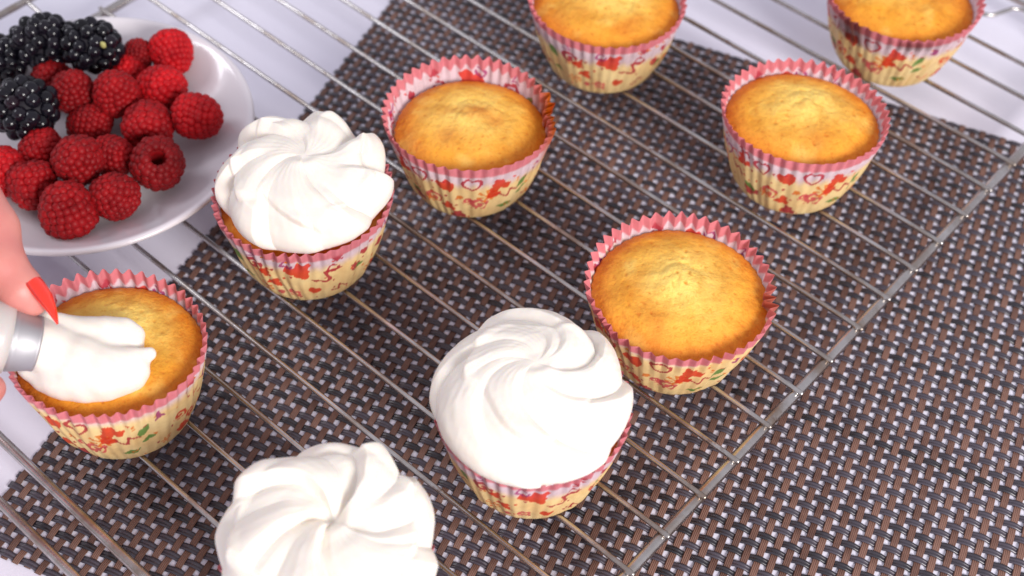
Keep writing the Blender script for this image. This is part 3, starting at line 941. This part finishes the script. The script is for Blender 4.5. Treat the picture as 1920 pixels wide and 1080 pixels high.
def raspberry_mesh(seed):
    """hollow thimble of packed drupelets, opening towards +z; unit size about 1"""
    r = np.random.default_rng(seed)
    parts = []
    # rows from rounded tip (-z) to open rim (+z)
    rows = [(-1.02, .05, 1), (-.95, .32, 7), (-.80, .56, 12), (-.58, .74, 16), (-.32, .85, 18), (-.04, .91, 20), (.24, .91, 20), (.50, .85, 18), (.70, .70, 16), (.80, .50, 12)]
    for j, (z, rad, n) in enumerate(rows):
        for i in range(n):
            a = 2 * pi * (i + .5 * (j % 2)) / n + r.uniform(-.07, .07)
            s_ = .222 * r.uniform(.84, 1.14)
            c = np.array([rad * cos(a), rad * sin(a), z + r.uniform(-.03, .03)])
            parts.append((BV * [s_, s_, s_ * .92] + c, BF))
    # inner wall of the cavity and body behind the drupelets
    prof = [(0, -1.08), (.5, -.94), (.84, -.50), (.97, 0), (.91, .45), (.62, .80), (.30, .72), (.25, .3), (.22, -.2), (0, -.4)]
    n = 20; th = np.linspace(0, 2 * pi, n, endpoint=False)
    V = np.array([[p[0] * cos(a), p[0] * sin(a), p[1]] for p in prof for a in th])
    parts.append((V, [tuple(f) for f in grid_faces(n, len(prof), True)[:, ::-1]]))
    V, F = join(parts)
    # uneven berry shape
    V = V * (1 + .06 * smooth_noise(V, seed, 2.2, 1))[:, None]
    # hair-like styles
    return V, F


def look(axis, roll=0):
    return Vector(axis).to_track_quat('Z', 'Y').to_euler()


RASP = [ # px, py, z centre, radius(cm), stretch, axis of the opening, look
 (322, 98, 4.15, .98, 1.05, (-.5, .9, .5), "raspberry at the top right of the heap, its rim notched, above the plate's bare rim"),
 (258, 104, 4.0, .72, 1.0, (0, 1, .1), "small raspberry peeking out between the upper blackberry and the topmost raspberry"),
 (303, 165, 4.1, 1.08, 1.1, (-.6, .3, -.6), "large raspberry directly beneath the notched one"),
 (217, 178, 4.6, 1.02, 1.0, (.2, .2, -1), "bright rounded raspberry right under the blackberry with the green speck"),
 (137, 170, 4.4, .98, 1.0, (0, .3, -1), "raspberry wedged between the two blackberries at left"),
 (368, 220, 4.25, 1.02, 1.05, (-1, .1, .0), "round raspberry furthest to the right on the plate"),
 (170, 234, 3.55, .98, 1.0, (1, 0, -.3), "dark shaded raspberry low in the middle of the heap"),
 (277, 240, 4.0, 1.12, 1.0, (.05, -.9, .05), "raspberry whose hollow faces forward onto the one with the open hole"),
 (293, 308, 4.15, 1.12, 1.0, (.35, -.45, 1.0), "raspberry showing its open round hole, at the lower right of the heap"),
 (143, 300, 4.7, 1.06, 1.05, (.1, .6, -1), "plump raspberry on top at the front of the heap, below the gap of bare plate"),
 (212, 292, 3.9, .92, 1.0, (-1, .2, -.2), "raspberry tucked between the plump front one and the one with the open hole"),
 (62, 342, 4.0, 1.05, 1.0, (-.1, .6, .9), "raspberry with its hollow turned up, at the lower left of the heap"),
 (126, 393, 4.05, 1.16, 1.0, (.2, -.3, -1), "large dark raspberry nearest the front rim of the plate"),
 (212, 367, 3.95, 1.02, .95, (.4, .4, -1), "squat raspberry beside the large front one"),
 (5, 320, 4.0, 1.1, 1.0, (0, .3, -1), "raspberry cut off by the left edge above the fingertip"),
 (82, 282, 4.0, .95, 1.0, (.6, .2, .2), "raspberry half hidden below the round blackberry"),
 (100, 150, 3.8, .95, 1.0, (.3, .2, -1), "dark raspberry mostly covered by the blackberries"),
 (240, 138, 3.6, .85, 1.0, (.2, .2, -1), "shaded raspberry under the blackberry with the green speck"),
]
rmes = [raspberry_mesh(s) for s in (1, 2, 3, 4)]
rme = [mesh_from("raspberry", V, F, True, m_rasp) for V, F in rmes]
hair_rng = np.random.default_rng(5)
for i, (x, y, z, r, st, ax, lab) in enumerate(RASP):
    p = unproj(x, y, z)
    o = obj("raspberry", rme[i % 4], None, tuple(p))
    o.rotation_euler = look(ax)
    o.scale = (r * .93, r * .93, r * st * .93)
    tag(o, lab, "raspberry", "raspberries on the plate")

bb_me = mesh_from("drupelet", *ball(16, 11), True, m_black)
BLACK = [ # px,py,z, (rx,ry,rz) cm, euler z, n, label
 (84, 78, 5.0, (1.62, 1.2, 1.15), .15, 50, "long blackberry lying at the back left of the plate"),
 (172, 86, 5.1, (1.42, 1.2, 1.15), -.2, 44, "blackberry with a small green speck, lying over the raspberries at the back"),
 (48, 203, 4.9, (1.42, 1.52, 1.2), .1, 50, "round blackberry at the left with large shiny drupelets, below the other two"),
 (2, 112, 4.4, (1.15, 1.1, 1.0), .3, 40, "blackberry mostly cut off by the left edge of the photo"),
]
for bi, (x, y, z, rad, rz, n, lab) in enumerate(BLACK):
    p = unproj(x, y, z)
    t = thing("blackberry", lab, "blackberry", tuple(p), rz, "blackberries on the plate")
    V, F = ball(24, 16)
    obj("core", mesh_from("core", V * np.array(rad) * .84, F, True, m_core), t)
    r = np.random.default_rng(30 + bi)
    D = fib(n)
    for d in D:
        d = d + r.normal(size=3) * .05; d /= np.linalg.norm(d)
        c = d * np.array(rad) * .80
        s_ = r.uniform(.32, .385) * (1.08 if bi == 2 else 1)
        o = obj("drupelet", bb_me, t, tuple(c))
        o.scale = (s_, s_, s_ * r.uniform(1.0, 1.2))
        o.rotation_euler = look(d)
    if bi == 1:
        V, F = ball(8, 5)
        V = V * [.16, .10, .16] * (1 + .2 * smooth_noise(V, 3, 3, 1))[:, None]
        vd = (CW - p); vd /= np.linalg.norm(vd)
        q = unproj(193, 84, z + .75) - p
        Rz = Matrix.Rotation(-rz, 3, 'Z')
        o = obj("hull_scrap", mesh_from("hull_scrap", V, F, True, m_seed), t, tuple(Rz @ Vector(q)))

# ------------------------------------------------------------------ hand with piping bag
U = unproj
# nozzle axis: from bag (left) to mouth (right, slightly down)
A = U(-75, 618, 8.9); B = U(70, 645, 7.75)
ax_ = (B - A) / np.linalg.norm(B - A)
Ln = np.linalg.norm(B - A)


def lathe_on_axis(profile, n=40, teeth=0):
    """profile [(s along axis cm, radius)] -> mesh in world cm"""
    up = np.array([0, 0, 1.0]); N_ = np.cross(ax_, up); N_ /= np.linalg.norm(N_); B_ = np.cross(N_, ax_)
    a = np.linspace(0, 2 * pi, n, endpoint=False)
    V = []
    for s_, r_ in profile:
        V.append(A + ax_ * s_ + r_ * (np.cos(a)[:, None] * N_ + np.sin(a)[:, None] * B_))
    return np.vstack(V), grid_faces(n, len(profile), True)


bag_t = thing("piping_bag", "clear piping bag with a steel nozzle squeezing cream onto the left cupcake", "piping bag", tuple(A))
def local(V): return V - A
V, F = lathe_on_axis([(Ln - 1.9, 1.22), (Ln - 1.5, 1.22), (Ln - .95, 1.16), (Ln - .90, 1.175), (Ln - .82, 1.15), (Ln - .12, 1.0), (Ln - .1, 1.01), (Ln, 1.0), (Ln + .02, .94), (Ln, .90), (Ln - .9, 1.0), (Ln - 1.9, 1.1)])
obj("nozzle", mesh_from("nozzle", local(V), F, True, m_nozzle), bag_t)
V, F = lathe_on_axis([(-8.6, .15), (-8.2, .5), (-7.4, .75), (-6.8, 1.5), (-6.0, 2.5), (-5, 2.75), (-3, 2.3), (-1.2, 1.75), (Ln - 3.0, 1.45), (Ln - 1.3, 1.30), (Ln - 1.0, 1.24), (Ln - 1.0, 1.19)])
V = V + smooth_noise(V, 40, 1.6, 2)[:, None] * .07
obj("bag", mesh_from("bag", local(V), F, True, m_bag), bag_t)
V, F = lathe_on_axis([(Ln - .9, .96), (Ln - .1, .88), (Ln + .1, .7), (Ln + .3, .4), (Ln + .35, .05)])
obj("cream", mesh_from("cream", local(V), F, True, m_cream), bag_t)

hand_t = thing("person", "person's hand with pointed red nails holding the piping bag, entering from the left", "person", tuple(U(-180, 470, 9.0)))
HB = U(-180, 470, 9.0)
prims = []
def limb(pts, k=.25):
    P = [(np.array(p, float), r) for p, r in pts]
    for (p, a), (p2, b) in zip(P[:-1], P[1:]): prims.append((p - HB, p2 - HB, a, b, k))
# index finger over the top of the nozzle
limb([(U(62, 566, 9.0), .52), (U(40, 545, 9.3), .78), (U(0, 500, 9.8), .90), (U(-18, 430, 10.2), .98), (U(-70, 330, 11.0), .98), (U(-170, 300, 11.6), 1.10), (U(-270, 320, 11.8), 1.2)])
# middle, ring, little finger wrapped over the bag
for dx, sc in ((0, 1.0), (-85, .95), (-165, .85)):
    limb([(U(-120 + dx, 700, 8.6), .62 * sc), (U(-118 + dx, 620, 10.4), .80 * sc), (U(-130 + dx, 520, 12.0), .88 * sc), (U(-190 + dx, 400, 12.4), .95 * sc), (U(-290 + dx * .5, 350, 12.0), 1.1)])
# thumb below the bag
limb([(U(-16, 728, 7.6), .50), (U(-45, 735, 7.9), .82), (U(-110, 760, 8.3), .98), (U(-210, 730, 9.0), 1.1), (U(-320, 620, 10.0), 1.4)])
# palm and wrist
limb([(U(-270, 330, 11.6), 1.25), (U(-400, 420, 11.2), 1.9), (U(-560, 430, 12.0), 2.0), (U(-760, 400, 13.5), 2.3), (U(-1000, 380, 15), 2.7), (U(-1500, 340, 18.5), 3.4)], .6)
limb([(U(-320, 430, 11.4), 1.4), (U(-420, 520, 10.8), 1.8), (U(-560, 470, 12.0), 1.9)], .6)
limb([(U(-370, 360, 12.0), 1.3), (U(-440, 400, 12.0), 1.8)], .6)
V, F = sdf_mesh("hand", prims, .11, m_skin, it=3)
obj("hand", mesh_from("hand", V, F, True, m_skin), hand_t)


def nail(root, tip, width, normal, arch=.12):
    root = np.array(root); tip = np.array(tip); normal = np.array(normal, float)
    d = tip - root; Lg = np.linalg.norm(d); d /= Lg
    side = np.cross(d, normal); side /= np.linalg.norm(side); nn = np.cross(side, d)
    ns, nc = 16, 9
    top = []
    for i in range(ns):
        s_ = i / (ns - 1)
        w = width * (min(1, (s_ * 6) ** .5 * .9 + .1) if s_ < .15 else 1) * (1 if s_ < .45 else max(.04, (1 - (s_ - .45) / .55) ** .8))
        for j in range(nc):
            c = -1 + 2 * j / (nc - 1)
            top.append(root + d * Lg * s_ + side * c * w / 2 + nn * (arch * 1.6 * (1 - c * c) * (w / width) + .18 * sin(pi * s_ * .8)))
    top = np.array(top); bot = top - nn * .05
    V = np.vstack([top, bot]); F = [tuple(f) for f in grid_faces(nc, ns)]
    F += [tuple(i + len(top) for i in f[::-1]) for f in F]
    rim = [i * nc for i in range(ns)] + [(ns - 1) * nc + j for j in range(1, nc)] + [i * nc + nc - 1 for i in range(ns - 2, -1, -1)] + [j for j in range(nc - 2, 0, -1)]
    n0 = len(top)
    for a, b in zip(rim, rim[1:] + rim[:1]): F.append((a, a + n0, b + n0, b))
    return V, F


V, F = nail(U(52, 512, 9.85), U(105, 610, 8.7), 1.0, (.72, .15, .45))
obj("fingernail", mesh_from("fingernail", V - HB, F, True, m_nail), hand_t)
V, F = nail(U(-60, 745, 8.8), U(-5, 790, 7.6), .7, (.3, -.8, .45))
obj("fingernail", mesh_from("fingernail", V - HB, F, True, m_nail), hand_t)
